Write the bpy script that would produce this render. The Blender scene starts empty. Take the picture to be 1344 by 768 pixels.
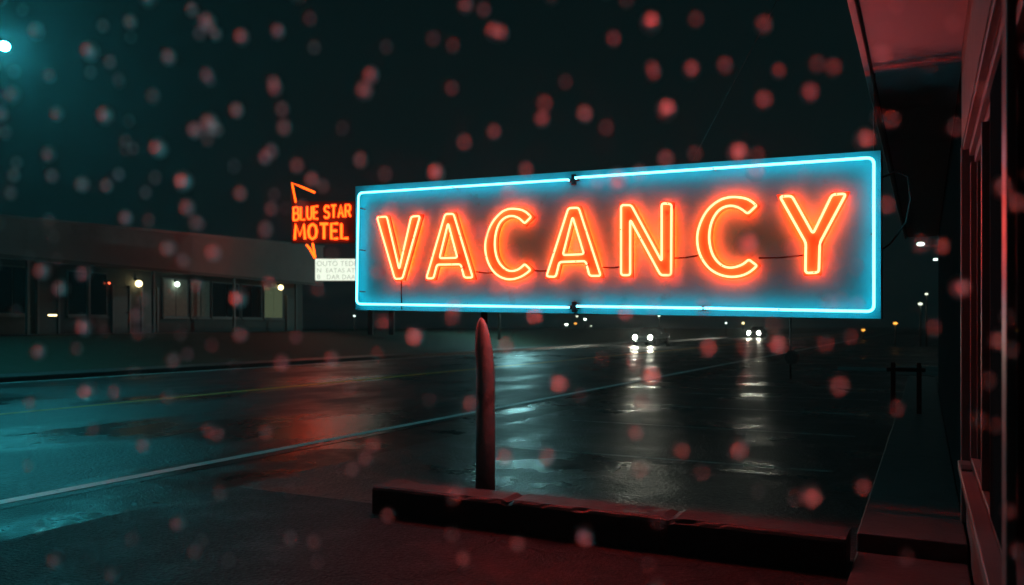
import bpy, bmesh, math, random
from mathutils import Vector, Matrix
random.seed(7)
S = bpy.context.scene
COL = S.collection
R = math.radians

# ------------------------------------------------------------------ materials
def new_mat(name):
    m = bpy.data.materials.new(name); m.use_nodes = True
    nt = m.node_tree
    return m, nt, nt.nodes['Principled BSDF']

def surf(name, col, rough=0.6, metal=0.0, var=0.25, scale=6.0, bump=0.0, bscale=40.0, dirt=None, dirt_scale=2.5, dirt_amt=0.55, spec=0.5):
    """painted / concrete / metal surface with uneven tone, optional stains and bump"""
    m, nt, p = new_mat(name)
    N, L = nt.nodes, nt.links
    tc = N.new('ShaderNodeTexCoord')
    nz = N.new('ShaderNodeTexNoise'); nz.inputs['Scale'].default_value = scale; nz.inputs['Detail'].default_value = 6
    L.new(tc.outputs['Object'], nz.inputs['Vector'])
    mx = N.new('ShaderNodeMix'); mx.data_type = 'RGBA'
    a = [c * (1 - var) for c in col]; b = [min(1, c * (1 + var)) for c in col]
    mx.inputs['A'].default_value = (*a, 1); mx.inputs['B'].default_value = (*b, 1)
    L.new(nz.outputs['Fac'], mx.inputs['Factor'])
    out = mx.outputs['Result']
    if dirt:
        n2 = N.new('ShaderNodeTexNoise'); n2.inputs['Scale'].default_value = dirt_scale; n2.inputs['Detail'].default_value = 9; n2.inputs['Roughness'].default_value = 0.7
        L.new(tc.outputs['Object'], n2.inputs['Vector'])
        rp = N.new('ShaderNodeValToRGB'); rp.color_ramp.elements[0].position = dirt_amt; rp.color_ramp.elements[1].position = dirt_amt + 0.14
        L.new(n2.outputs['Fac'], rp.inputs['Fac'])
        m2 = N.new('ShaderNodeMix'); m2.data_type = 'RGBA'
        L.new(rp.outputs['Color'], m2.inputs['Factor']); L.new(out, m2.inputs['A']); m2.inputs['B'].default_value = (*dirt, 1)
        out = m2.outputs['Result']
    L.new(out, p.inputs['Base Color'])
    mr = N.new('ShaderNodeMapRange'); mr.inputs['To Min'].default_value = max(0.02, rough - 0.12); mr.inputs['To Max'].default_value = min(1, rough + 0.12)
    L.new(nz.outputs['Fac'], mr.inputs['Value']); L.new(mr.outputs['Result'], p.inputs['Roughness'])
    p.inputs['Metallic'].default_value = metal
    p.inputs['Specular IOR Level'].default_value = spec
    if bump:
        n3 = N.new('ShaderNodeTexNoise'); n3.inputs['Scale'].default_value = bscale; n3.inputs['Detail'].default_value = 5
        L.new(tc.outputs['Object'], n3.inputs['Vector'])
        bp = N.new('ShaderNodeBump'); bp.inputs['Strength'].default_value = bump; bp.inputs['Distance'].default_value = 0.02
        L.new(n3.outputs['Fac'], bp.inputs['Height']); L.new(bp.outputs['Normal'], p.inputs['Normal'])
    return m

def glow(name, col, strength=1.0):
    m = bpy.data.materials.new(name); m.use_nodes = True
    nt = m.node_tree; nt.nodes.remove(nt.nodes['Principled BSDF'])
    e = nt.nodes.new('ShaderNodeEmission'); e.inputs['Color'].default_value = (*col, 1); e.inputs['Strength'].default_value = strength
    nt.links.new(e.outputs['Emission'], nt.nodes['Material Output'].inputs['Surface'])
    return m

def wet(name, col, r_lo, r_hi, patch=0.35, fine=60.0, fine_s=0.25, wave=1.1, wave_s=0.12, spec=0.5, var=0.35, edge=(0.42, 0.62), stretch=1.0, cracks=0.0):
    """rain-wet asphalt: patches of water film (smooth) between drier grain (rough), fine grain bump and slow ripples"""
    m, nt, p = new_mat(name)
    N, L = nt.nodes, nt.links
    tc = N.new('ShaderNodeTexCoord')
    mp = N.new('ShaderNodeMapping'); mp.inputs['Scale'].default_value = (1, stretch, 1)
    L.new(tc.outputs['Object'], mp.inputs['Vector'])
    n1 = N.new('ShaderNodeTexNoise'); n1.inputs['Scale'].default_value = patch; n1.inputs['Detail'].default_value = 7; n1.inputs['Roughness'].default_value = 0.6
    L.new(mp.outputs['Vector'], n1.inputs['Vector'])
    mr = N.new('ShaderNodeMapRange'); mr.inputs['From Min'].default_value = edge[0]; mr.inputs['From Max'].default_value = edge[1]
    mr.inputs['To Min'].default_value = r_hi; mr.inputs['To Max'].default_value = r_lo; mr.interpolation_type = 'SMOOTHSTEP'
    L.new(n1.outputs['Fac'], mr.inputs['Value']); L.new(mr.outputs['Result'], p.inputs['Roughness'])
    n2 = N.new('ShaderNodeTexNoise'); n2.inputs['Scale'].default_value = fine; n2.inputs['Detail'].default_value = 2; n2.inputs['Roughness'].default_value = 0.7
    L.new(tc.outputs['Object'], n2.inputs['Vector'])
    n3 = N.new('ShaderNodeTexNoise'); n3.inputs['Scale'].default_value = wave; n3.inputs['Detail'].default_value = 5; n3.inputs['Roughness'].default_value = 0.55
    L.new(mp.outputs['Vector'], n3.inputs['Vector'])
    # grain bump fades where the film of water is thick
    fs = N.new('ShaderNodeMapRange'); fs.inputs['From Min'].default_value = edge[0]; fs.inputs['From Max'].default_value = edge[1]
    fs.inputs['To Min'].default_value = fine_s; fs.inputs['To Max'].default_value = fine_s * 0.25
    L.new(n1.outputs['Fac'], fs.inputs['Value'])
    b1 = N.new('ShaderNodeBump'); b1.inputs['Strength'].default_value = wave_s; b1.inputs['Distance'].default_value = 0.25
    L.new(n3.outputs['Fac'], b1.inputs['Height'])
    b2 = N.new('ShaderNodeBump'); b2.inputs['Distance'].default_value = 0.03
    L.new(fs.outputs['Result'], b2.inputs['Strength']); L.new(n2.outputs['Fac'], b2.inputs['Height']); L.new(b1.outputs['Normal'], b2.inputs['Normal'])
    L.new(b2.outputs['Normal'], p.inputs['Normal'])
    n4 = N.new('ShaderNodeTexNoise'); n4.inputs['Scale'].default_value = 3.0; n4.inputs['Detail'].default_value = 8
    L.new(tc.outputs['Object'], n4.inputs['Vector'])
    mx = N.new('ShaderNodeMix'); mx.data_type = 'RGBA'
    mx.inputs['A'].default_value = (*[c * (1 - var) for c in col], 1); mx.inputs['B'].default_value = (*[c * (1 + var) for c in col], 1)
    L.new(n4.outputs['Fac'], mx.inputs['Factor'])
    out = mx.outputs['Result']
    # stone chips in the asphalt, some pale, some black; speckle also paints the wet glitter
    sv = N.new('ShaderNodeTexVoronoi'); sv.inputs['Scale'].default_value = fine * 1.7
    L.new(tc.outputs['Object'], sv.inputs['Vector'])
    sx_ = N.new('ShaderNodeSeparateColor'); L.new(sv.outputs['Color'], sx_.inputs['Color'])
    sm = N.new('ShaderNodeMapRange'); sm.inputs['To Min'].default_value = 0.25; sm.inputs['To Max'].default_value = 2.0
    pw = N.new('ShaderNodeMath'); pw.operation = 'POWER'; pw.inputs[1].default_value = 2.2
    L.new(sx_.outputs['Red'], pw.inputs[0]); L.new(pw.outputs['Value'], sm.inputs['Value'])
    sc_ = N.new('ShaderNodeVectorMath'); sc_.operation = 'SCALE'
    L.new(out, sc_.inputs[0]); L.new(sm.outputs['Result'], sc_.inputs['Scale']); out = sc_.outputs['Vector']
    if cracks:
        wn = N.new('ShaderNodeTexNoise'); wn.inputs['Scale'].default_value = 1.7; wn.inputs['Detail'].default_value = 6
        L.new(tc.outputs['Object'], wn.inputs['Vector'])
        ad = N.new('ShaderNodeVectorMath'); ad.operation = 'ADD'
        L.new(tc.outputs['Object'], ad.inputs[0]); L.new(wn.outputs['Color'], ad.inputs[1])
        vo = N.new('ShaderNodeTexVoronoi'); vo.feature = 'DISTANCE_TO_EDGE'; vo.inputs['Scale'].default_value = cracks
        L.new(ad.outputs['Vector'], vo.inputs['Vector'])
        cr = N.new('ShaderNodeMapRange'); cr.inputs['From Min'].default_value = 0.0015; cr.inputs['From Max'].default_value = 0.006
        L.new(vo.outputs['Distance'], cr.inputs['Value'])
        cm = N.new('ShaderNodeMix'); cm.data_type = 'RGBA'; cm.inputs['A'].default_value = (0.004, 0.004, 0.004, 1)
        L.new(cr.outputs['Result'], cm.inputs['Factor']); L.new(out, cm.inputs['B']); out = cm.outputs['Result']
        b3 = N.new('ShaderNodeBump'); b3.inputs['Strength'].default_value = 0.8; b3.inputs['Distance'].default_value = 0.01
        L.new(cr.outputs['Result'], b3.inputs['Height']); L.new(b1.outputs['Normal'], b3.inputs['Normal']); L.new(b3.outputs['Normal'], b2.inputs['Normal'])
    L.new(out, p.inputs['Base Color'])
    p.inputs['Specular IOR Level'].default_value = spec
    return m

M = {}
M['road'] = wet('wet_road_asphalt', (0.022, 0.024, 0.025), 0.24, 0.50, patch=0.30, fine=22, fine_s=0.7, wave=1.1, wave_s=0.16, stretch=0.6, spec=0.25)
M['lot'] = wet('wet_lot_asphalt', (0.024, 0.026, 0.027), 0.12, 0.45, patch=0.45, fine=24, fine_s=0.7, wave=1.8, wave_s=0.13, edge=(0.42, 0.72), spec=0.38)
M['apron'] = wet('wet_apron_asphalt', (0.015, 0.016, 0.017), 0.30, 0.60, patch=0.7, fine=34, fine_s=1.0, wave=2.5, wave_s=0.06, edge=(0.45, 0.7), cracks=0.30, spec=0.16)
M['gutter'] = wet('wet_gutter', (0.012, 0.013, 0.013), 0.22, 0.42, patch=0.8, fine=40, fine_s=0.5, wave=1.2, wave_s=0.10, spec=0.12)
M['ground'] = surf('dark_wet_ground', (0.02, 0.024, 0.02), 0.7, bump=0.5, bscale=4)
M['grass'] = surf('night_grass', (0.02, 0.032, 0.018), 0.8, bump=0.9, bscale=14, scale=3)
M['white_line'] = surf('worn_white_paint', (0.80, 0.80, 0.78), 0.5, dirt=(0.25, 0.25, 0.25), dirt_scale=5, dirt_amt=0.6)
M['yellow_line'] = surf('worn_yellow_paint', (0.85, 0.30, 0.02), 0.6, dirt=(0.25, 0.15, 0.04), dirt_scale=5, dirt_amt=0.6)
M['faded_line'] = surf('faded_stall_paint', (0.42, 0.43, 0.40), 0.4, dirt=(0.03, 0.03, 0.03), dirt_scale=7, dirt_amt=0.47)
M['concrete'] = surf('wet_concrete', (0.036, 0.037, 0.037), 0.5, bump=0.35, bscale=30, dirt=(0.018, 0.018, 0.018), dirt_scale=4)
M['walk'] = surf('walkway_concrete', (0.075, 0.072, 0.07), 0.5, bump=0.3, bscale=35, dirt=(0.03, 0.03, 0.03), dirt_scale=2.2)
M['soffit'] = surf('painted_soffit', (0.32, 0.34, 0.35), 0.6, var=0.08, dirt=(0.22, 0.22, 0.22), dirt_scale=1.3, dirt_amt=0.56, bump=0.08, bscale=70)
M['trim'] = surf('painted_trim', (0.20, 0.185, 0.18), 0.4, var=0.15, dirt=(0.09, 0.08, 0.08), dirt_scale=9, dirt_amt=0.6)
M['wallpaint'] = surf('painted_office_wall', (0.12, 0.115, 0.11), 0.55, var=0.12, bump=0.12, bscale=50, dirt=(0.07, 0.065, 0.06))
M['roof'] = surf('dark_roofing', (0.05, 0.05, 0.052), 0.8, bump=0.3)
M['darkpanel'] = surf('dark_teal_sash', (0.008, 0.022, 0.024), 0.8, spec=0.0)
M['wall_shaded'] = surf('shaded_office_wall', (0.025, 0.028, 0.028), 0.8, bump=0.2, bscale=12, spec=0.0)  # same office wall, its shade behind the sign put into the colour
M['blind'] = surf('brown_blind', (0.16, 0.12, 0.11), 0.6)
M['black_metal'] = surf('black_metal', (0.02, 0.02, 0.022), 0.4, metal=0.3)
M['cable'] = surf('black_cable_sheath', (0.004, 0.004, 0.004), 0.7, spec=0.1)
M['steel'] = surf('dull_steel', (0.10, 0.11, 0.11), 0.45, metal=0.7, dirt=(0.05, 0.04, 0.035), dirt_scale=6)
M['panel'] = surf('teal_enamel_sign_face', (0.025, 0.66, 0.78), 0.45, var=0.10, scale=3.0, dirt=(0.02, 0.32, 0.38), dirt_scale=4.2, dirt_amt=0.60, spec=0.12)
M['cabinet'] = surf('sign_cabinet_metal', (0.06, 0.13, 0.15), 0.4, metal=0.2, dirt=(0.06, 0.04, 0.03), dirt_scale=5)
M['letter'] = surf('orange_letter_enamel', (0.50, 0.42, 0.14), 0.5, var=0.12, scale=5, dirt=(0.40, 0.10, 0.05), dirt_scale=7, dirt_amt=0.62, spec=0.2)
M['letter_side'] = surf('dark_red_letter_return', (0.22, 0.05, 0.03), 0.5)
M['tube_red'] = glow('orange_neon_tube', (39.0, 1.40, 0.60))
M['added_halo'] = glow('added_halo_light', (1300.0, 3.0, 0.2))  # light of the unseen tubes added for the halo
M['tube_teal'] = glow('turquoise_neon_tube', (0.70, 4.4, 5.6))
M['post'] = surf('weathered_post', (0.30, 0.31, 0.30), 0.6, var=0.3, scale=9, bump=0.5, bscale=18, dirt=(0.15, 0.15, 0.15), dirt_scale=5, dirt_amt=0.55)
M['motel_sign_face'] = surf('black_sign_face', (0.10, 0.03, 0.025), 0.5)
M['motel_tube'] = glow('far_orange_neon', (8.5, 0.42, 0.030))
M['motel_arrow'] = glow('far_arrow_neon', (5.0, 0.40, 0.02))
M['board'] = glow('backlit_letter_board', (0.80, 0.88, 0.72), 1.2)
M['board_text'] = glow('glowing_board_letters', (0.56, 0.61, 0.50), 0.85)  # own glow stands in for board light passing through the letters
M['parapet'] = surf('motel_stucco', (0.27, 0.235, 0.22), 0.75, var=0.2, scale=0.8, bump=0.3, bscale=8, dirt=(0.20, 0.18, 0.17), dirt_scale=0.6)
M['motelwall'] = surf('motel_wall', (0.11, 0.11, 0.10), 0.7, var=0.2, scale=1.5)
M['moteltrim'] = surf('motel_white_trim', (0.18, 0.178, 0.17), 0.5)
M['moteldoor'] = surf('motel_door', (0.12, 0.13, 0.12), 0.5)
M['curtain'] = surf('pale_curtain', (0.40, 0.40, 0.33), 0.8, var=0.35, scale=9)
M['lit_curtain'] = glow('lit_curtain', (0.07, 0.09, 0.05), 0.9)
M['lamp_warm'] = glow('warm_lamp', (1.0, 0.80, 0.38), 5)
M['lamp_cool'] = glow('cool_lamp', (0.80, 1.0, 0.85), 6)
M['lamp_teal'] = glow('teal_streetlight', (0.06, 0.85, 1.0), 2900)
M['lamp_far'] = glow('teal_streetlight_far', (0.40, 0.97, 1.0), 550)
M['lamp_white'] = glow('white_lot_lamp', (0.75, 1.0, 0.92), 3.5)
M['lamp_pale'] = glow('pale_lot_lamp', (0.90, 1.0, 0.75), 2)
M['lamp_amber'] = glow('amber_lamp', (1.0, 0.42, 0.06), 2.2)
M['lamp_red'] = glow('small_red_lamp', (1.0, 0.12, 0.05), 4)
M['headlight'] = glow('headlight', (1.0, 1.0, 0.80), 560)
M['marker'] = glow('marker_light', (1.0, 0.45, 0.08), 6)
M['carpaint'] = surf('dark_car_paint', (0.03, 0.033, 0.036), 0.2, metal=0.4)
M['carglass'] = surf('car_glass', (0.01, 0.012, 0.013), 0.06)
M['tyre'] = surf('tyre_rubber', (0.015, 0.015, 0.015), 0.8)
M['chrome'] = surf('chrome', (0.5, 0.5, 0.5), 0.2, metal=1.0)

def glass_pane(name, col, rough):
    m, nt, p = new_mat(name)
    p.inputs['Base Color'].default_value = (*col, 1); p.inputs['Roughness'].default_value = rough
    p.inputs['Specular IOR Level'].default_value = 0.7
    return m
M['pane'] = glass_pane('dark_window_pane', (0.012, 0.016, 0.018), 0.08)

m = bpy.data.materials.new('rain_water'); m.use_nodes = True
nt = m.node_tree; nt.nodes.remove(nt.nodes['Principled BSDF'])
g = nt.nodes.new('ShaderNodeBsdfGlass'); g.inputs['IOR'].default_value = 1.33; g.inputs['Roughness'].default_value = 0.32
nt.links.new(g.outputs['BSDF'], nt.nodes['Material Output'].inputs['Surface'])
M['rain'] = m

# ------------------------------------------------------------------ mesh helpers
def link(name, me, mat=None, parent=None):
    o = bpy.data.objects.new(name, me); COL.objects.link(o)
    if mat is not None and not me.materials: me.materials.append(mat)
    if parent is not None: o.parent = parent
    return o

def finish(bm, name, mat, parent=None, smooth=False, bevel=0.0):
    bmesh.ops.recalc_face_normals(bm, faces=bm.faces)
    if bevel > 0:
        bmesh.ops.bevel(bm, geom=[e for e in bm.edges if len(e.link_faces) == 2 and e.calc_face_angle(0) > 0.6], offset=bevel, segments=2, affect='EDGES', profile=0.5)
    me = bpy.data.meshes.new(name); bm.to_mesh(me); bm.free()
    if smooth:
        for p in me.polygons: p.use_smooth = True
    return link(name, me, mat, parent)

def add_box(bm, x0, x1, y0, y1, z0, z1):
    vs = [bm.verts.new(v) for v in ((x0,y0,z0),(x1,y0,z0),(x1,y1,z0),(x0,y1,z0),(x0,y0,z1),(x1,y0,z1),(x1,y1,z1),(x0,y1,z1))]
    for f in ((3,2,1,0),(4,5,6,7),(0,1,5,4),(1,2,6,5),(2,3,7,6),(3,0,4,7)): bm.faces.new([vs[i] for i in f])

def box(name, mat, x0, x1, y0, y1, z0, z1, parent=None, bevel=0.0):
    bm = bmesh.new(); add_box(bm, min(x0,x1), max(x0,x1), min(y0,y1), max(y0,y1), min(z0,z1), max(z0,z1))
    return finish(bm, name, mat, parent, bevel=bevel)

def sheet(name, mat, pts, z, parent=None, kind=None):
    bm = bmesh.new(); bm.faces.new([bm.verts.new((x, y, z)) for x, y in pts])
    bmesh.ops.recalc_face_normals(bm, faces=bm.faces)
    for f in bm.faces:
        if f.normal.z < 0: f.normal_flip()
    me = bpy.data.meshes.new(name); bm.to_mesh(me); bm.free()
    o = link(name, me, mat, parent)
    if kind: o['kind'] = kind
    return o

def add_tube(bm, pts, r, seg=8, closed=False, caps=True):
    pts = [Vector(p) for p in pts]; n = len(pts); rings = []
    rr = r if isinstance(r, (list, tuple)) else [r] * n
    up = None
    for i, p in enumerate(pts):
        a = pts[i-1] if (i > 0 or closed) else p
        b = pts[(i+1) % n] if (i < n-1 or closed) else p
        t = (b - a)
        if t.length < 1e-9: t = Vector((0,0,1))
        t.normalize()
        if up is None:
            up = Vector((0,1,0)) if abs(t.y) < 0.9 else Vector((1,0,0))
        s = t.cross(up)
        if s.length < 1e-6: s = t.orthogonal()
        s.normalize(); u = s.cross(t).normalized(); up = u
        rings.append([bm.verts.new(p + (s*math.cos(2*math.pi*k/seg) + u*math.sin(2*math.pi*k/seg))*rr[i]) for k in range(seg)])
    for i in range(n if closed else n-1):
        A, B = rings[i], rings[(i+1) % n]
        for k in range(seg): bm.faces.new((A[k], A[(k+1)%seg], B[(k+1)%seg], B[k]))
    if caps and not closed:
        bm.faces.new(rings[0]); bm.faces.new(list(reversed(rings[-1])))

def tube(name, mat, pts, r, seg=8, parent=None, closed=False):
    bm = bmesh.new(); add_tube(bm, pts, r, seg, closed)
    return finish(bm, name, mat, parent, smooth=True)

def add_lathe(bm, prof, cx, cy, seg=16):
    rings = [[bm.verts.new((cx + r*math.cos(2*math.pi*k/seg), cy + r*math.sin(2*math.pi*k/seg), z)) for k in range(seg)] for r, z in prof]
    for A, B in zip(rings, rings[1:]):
        for k in range(seg): bm.faces.new((A[k], A[(k+1)%seg], B[(k+1)%seg], B[k]))
    bm.faces.new(rings[0]); bm.faces.new(rings[-1])

def ball(name, mat, c, r, parent=None, sz=(1,1,1), sub=3):
    bm = bmesh.new(); bmesh.ops.create_icosphere(bm, subdivisions=sub, radius=r)
    for v in bm.verts: v.co = Vector((v.co.x*sz[0]+c[0], v.co.y*sz[1]+c[1], v.co.z*sz[2]+c[2]))
    return finish(bm, name, mat, parent, smooth=True)

def empty(name, loc, rz=0.0):
    o = bpy.data.objects.new(name, None); COL.objects.link(o); o.location = loc; o.rotation_euler = (0, 0, rz); o.empty_display_size = 0.1
    return o

def tag(o, label, cat, group=None):
    o['label'] = label; o['category'] = cat
    if group: o['group'] = group
    return o

def copy_tree(o, parent=None):
    c = o.copy(); COL.objects.link(c)
    if parent is not None: c.parent = parent
    for ch in list(o.children): copy_tree(ch, c)
    return c

def fillet(loop, r=0.014, n=3):
    out = []; N = len(loop)
    for i in range(N):
        p0, p, p1 = Vector(loop[i-1]), Vector(loop[i]), Vector(loop[(i+1) % N])
        d0, d1 = (p0-p), (p1-p)
        k = min(r, 0.4*d0.length, 0.4*d1.length)
        a, b = p + d0.normalized()*k, p + d1.normalized()*k
        for j in range(n+1):
            t = j/n
            out.append(tuple(a*(1-t)**2 + p*2*t*(1-t) + b*t*t))
    return out

def area(loop): return 0.5*sum(loop[i-1][0]*loop[i][1] - loop[i][0]*loop[i-1][1] for i in range(len(loop)))

def offset(loop, d):
    """outset a closed 2D loop by d (miter, limited)"""
    s = 1 if area(loop) > 0 else -1
    out = []; N = len(loop)
    for i in range(N):
        p0, p, p1 = Vector(loop[i-1]), Vector(loop[i]), Vector(loop[(i+1) % N])
        e0, e1 = (p-p0).normalized(), (p1-p).normalized()
        n0, n1 = Vector((e0.y, -e0.x))*s, Vector((e1.y, -e1.x))*s
        b = (n0+n1)
        if b.length < 1e-6: b = n0
        b.normalize(); k = d/max(0.2, b.dot(n0))
        out.append(tuple(p + b*k))
    return out

def plate(name, loops, y_front, depth, mat, side_mat, parent):
    """a flat cut-out in the XZ plane: front at y_front, its returns going back by depth; loops after the first are holes"""
    from mathutils.geometry import tessellate_polygon
    flat = [p for lp in loops for p in lp]; n = len(flat)
    tris = tessellate_polygon([[Vector((x, z, 0)) for x, z in lp] for lp in loops])
    verts = [(x, y_front, z) for x, z in flat] + [(x, y_front+depth, z) for x, z in flat]
    faces = [tuple(t) for t in tris]          # open at the back, to let out light of the added halo tubes
    nt_ = len(faces); b = 0
    for lp in loops:
        k = len(lp)
        faces += [(b+i, b+(i+1) % k, b+(i+1) % k+n, b+i+n) for i in range(k)]
        b += k
    me = bpy.data.meshes.new(name); me.from_pydata(verts, [], faces)
    me.materials.append(mat); me.materials.append(side_mat)
    for i, p in enumerate(me.polygons): p.material_index = 0 if i < nt_ else 1
    bm = bmesh.new(); bm.from_mesh(me); bmesh.ops.recalc_face_normals(bm, faces=bm.faces); bm.to_mesh(me); bm.free()
    return link(name, me, None, parent)

def text_mesh(name, body, size, mat, parent, depth=0.01, bold=0.0, align='LEFT', space=1.0):
    cu = bpy.data.curves.new('tmp_text', 'FONT'); cu.body = body; cu.size = size; cu.extrude = depth; cu.offset = bold; cu.align_x = align; cu.space_character = space
    to = bpy.data.objects.new('tmp_text', cu); COL.objects.link(to)
    dg = bpy.context.evaluated_depsgraph_get()
    me = bpy.data.meshes.new_from_object(to.evaluated_get(dg))
    bpy.data.objects.remove(to); bpy.data.curves.remove(cu)
    for v in me.vertices: x, y, z = v.co; v.co = (x, -z, y)
    me.name = name; me.materials.clear(); me.materials.append(mat)
    return link(name, me, None, parent)

# ------------------------------------------------------------------ setting: ground, road, lots
def struct(o): o['kind'] = 'structure'; return o
struct(sheet('ground', M['ground'], [(-500,-300),(500,-300),(500,900),(-500,900)], -0.06))
struct(sheet('road', M['road'], [(-21.9,-60),(-6.75,-60),(-6.75,700),(-21.9,700)], 0.0))
struct(sheet('gutter', M['gutter'], [(-6.75,-60),(-5.75,-60),(-5.75,400),(-6.75,400)], -0.004))
struct(sheet('forecourt', M['apron'], [(-5.75,-40),(-0.40,-40),(-0.40,5.6),(-5.75,5.6)], 0.0))
struct(sheet('parking_lot', M['lot'], [(-5.75,5.6),(30,5.6),(30,60),(-5.75,60)], 0.0))
struct(sheet('far_lot', M['lot'], [(-6.75,60.0),(60,60.0),(60,160),(-6.75,160)], -0.008))
# far pavement and the raised grass bank under the motel
A = Vector((-32.4, 19.4)); Dv = Vector((-0.155, 0.988)).normalized(); Nv = Vector((Dv.y, -Dv.x))
def mo(s, o=0.0): q = A + Dv*s + Nv*o; return (q.x, q.y)
struct(box('far_pavement', M['concrete'], -23.4, -21.9, -60, 140, -0.05, 0.14, bevel=0.02))
bm = bmesh.new()
rows = [(-23.4, 0.08), (-25.2, 0.30), (-27.3, 0.85), (-29.2, 1.12), (-60, 1.15)]
ys = [-60, -20, 0, 12, 24, 36, 48, 60, 90, 140]
grid = [[bm.verts.new((x, y, z + 0.05*math.sin(y*0.7+x))) for x, z in rows] for y in ys]
for a, b in zip(grid, grid[1:]):
    for k in range(len(rows)-1): bm.faces.new((a[k], a[k+1], b[k+1], b[k]))
gb = finish(bm, 'grass_bank', M['grass'], smooth=True); struct(gb)

def line(name, mat, x0, x1, y0, y1, z=0.004, skew=0.0):
    o = sheet(name, mat, [(x0,y0),(x1,y0),(x1+skew,y1),(x0+skew,y1)], z); o['kind'] = 'structure'; return o
line('road_edge_line', M['white_line'], -7.09, -6.93, -40, 300)
line('road_edge_line', M['white_line'], -21.6, -21.48, -40, 300)
line('road_centre_line', M['yellow_line'], -14.13, -13.89, -40, 300)
for y in (8.9, 11.9, 14.9, 17.9, 20.9):
    line('parking_line', M['faded_line'], -5.0, -0.85, y, y+0.09)

# ------------------------------------------------------------------ kerb island and walkway
from mathutils import noise
def rough_box(name, mat, x0, x1, y0, y1, z0, z1, step, amp, joints=()):
    """a cast block with worn arrises, chips and open joints"""
    bm = bmesh.new(); add_box(bm, x0, x1, y0, y1, z0, z1)
    n = int((x1-x0)/step)
    for k in range(1, n):
        bmesh.ops.bisect_plane(bm, geom=bm.verts[:]+bm.edges[:]+bm.faces[:], plane_co=(x0+(x1-x0)*k/n, 0, 0), plane_no=(1,0,0))
    for a in (0.03, 0.1, 0.2, 0.29):
        if y0+a < y1: bmesh.ops.bisect_plane(bm, geom=bm.verts[:]+bm.edges[:]+bm.faces[:], plane_co=(0, y0+a, 0), plane_no=(0,1,0))
    for a in (0.03, 0.09):
        bmesh.ops.bisect_plane(bm, geom=bm.verts[:]+bm.edges[:]+bm.faces[:], plane_co=(0, 0, z1-a), plane_no=(0,0,1))
    for v in bm.verts:
        c = v.co.copy(); d = noise.noise_vector(c*7.0)*amp + noise.noise_vector(c*1.6)*amp*0.8
        edge = (c.z > z1-0.005) and (c.y < y0+0.005 or c.y > y1-0.005)
        if edge:
            chip = max(0, noise.noise(c*5.3)-0.15)*0.03
            v.co.z -= 0.012 + chip; v.co.y += (0.012+chip) * (1 if c.y < (y0+y1)/2 else -1)
        for jx in joints:
            if abs(c.x-jx) < step*0.51: v.co.z -= 0.018*(c.z > z1-0.05); v.co.y += 0.012*(c.y < y0+0.01)
        if c.z > z0+0.01: v.co += d
    return finish(bm, name, mat)
o = rough_box('concrete_kerb', M['concrete'], -3.95, -0.43, 5.30, 5.62, -0.02, 0.22, 0.05, 0.006, joints=(-2.75, -1.55))
tag(o, 'low wet concrete kerb wall running from the post to the walkway, its near face in shadow', 'kerb')
struct(box('near_walkway', M['walk'], -0.40, 0.23, -6, 5.70, -0.05, 0.045, bevel=0.012))
struct(box('far_walkway', M['walk'], -0.40, 0.23, 5.72, 24, -0.05, 0.16, bevel=0.012))

# ------------------------------------------------------------------ the VACANCY sign
sign = empty('neon_sign', (-2.69, 6.55, 1.6))
tag(sign, 'long turquoise and orange neon sign reading VACANCY', 'neon sign')
sign_inv = Matrix.Translation((2.69, -6.55, -1.6))
def to_sign(o):
    """part meshes are made in world coordinates: bring them into the frame of the sign's Empty"""
    o.data.transform(sign_inv); return o
SQ = [(-5.0886, 2.898), (-0.2942, 2.789), (-0.2942, 1.553), (-5.0886, 1.662)]
bm = bmesh.new()
def quad_prism(bm, q, y0, y1):
    a = [bm.verts.new((x, y0, z)) for x, z in q]; b = [bm.verts.new((x, y1, z)) for x, z in q]
    bm.faces.new(a); bm.faces.new(list(reversed(b)))
    for i in range(4): bm.faces.new((a[i], b[i], b[(i+1)%4], a[(i+1)%4]))
quad_prism(bm, offset(SQ, 0.004), 6.556, 6.80)
to_sign(finish(bm, 'cabinet', M['cabinet'], sign, bevel=0.006))
bm = bmesh.new(); quad_prism(bm, SQ, 6.55, 6.5545)
panel = to_sign(finish(bm, 'face_panel', M['panel'], sign))

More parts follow.
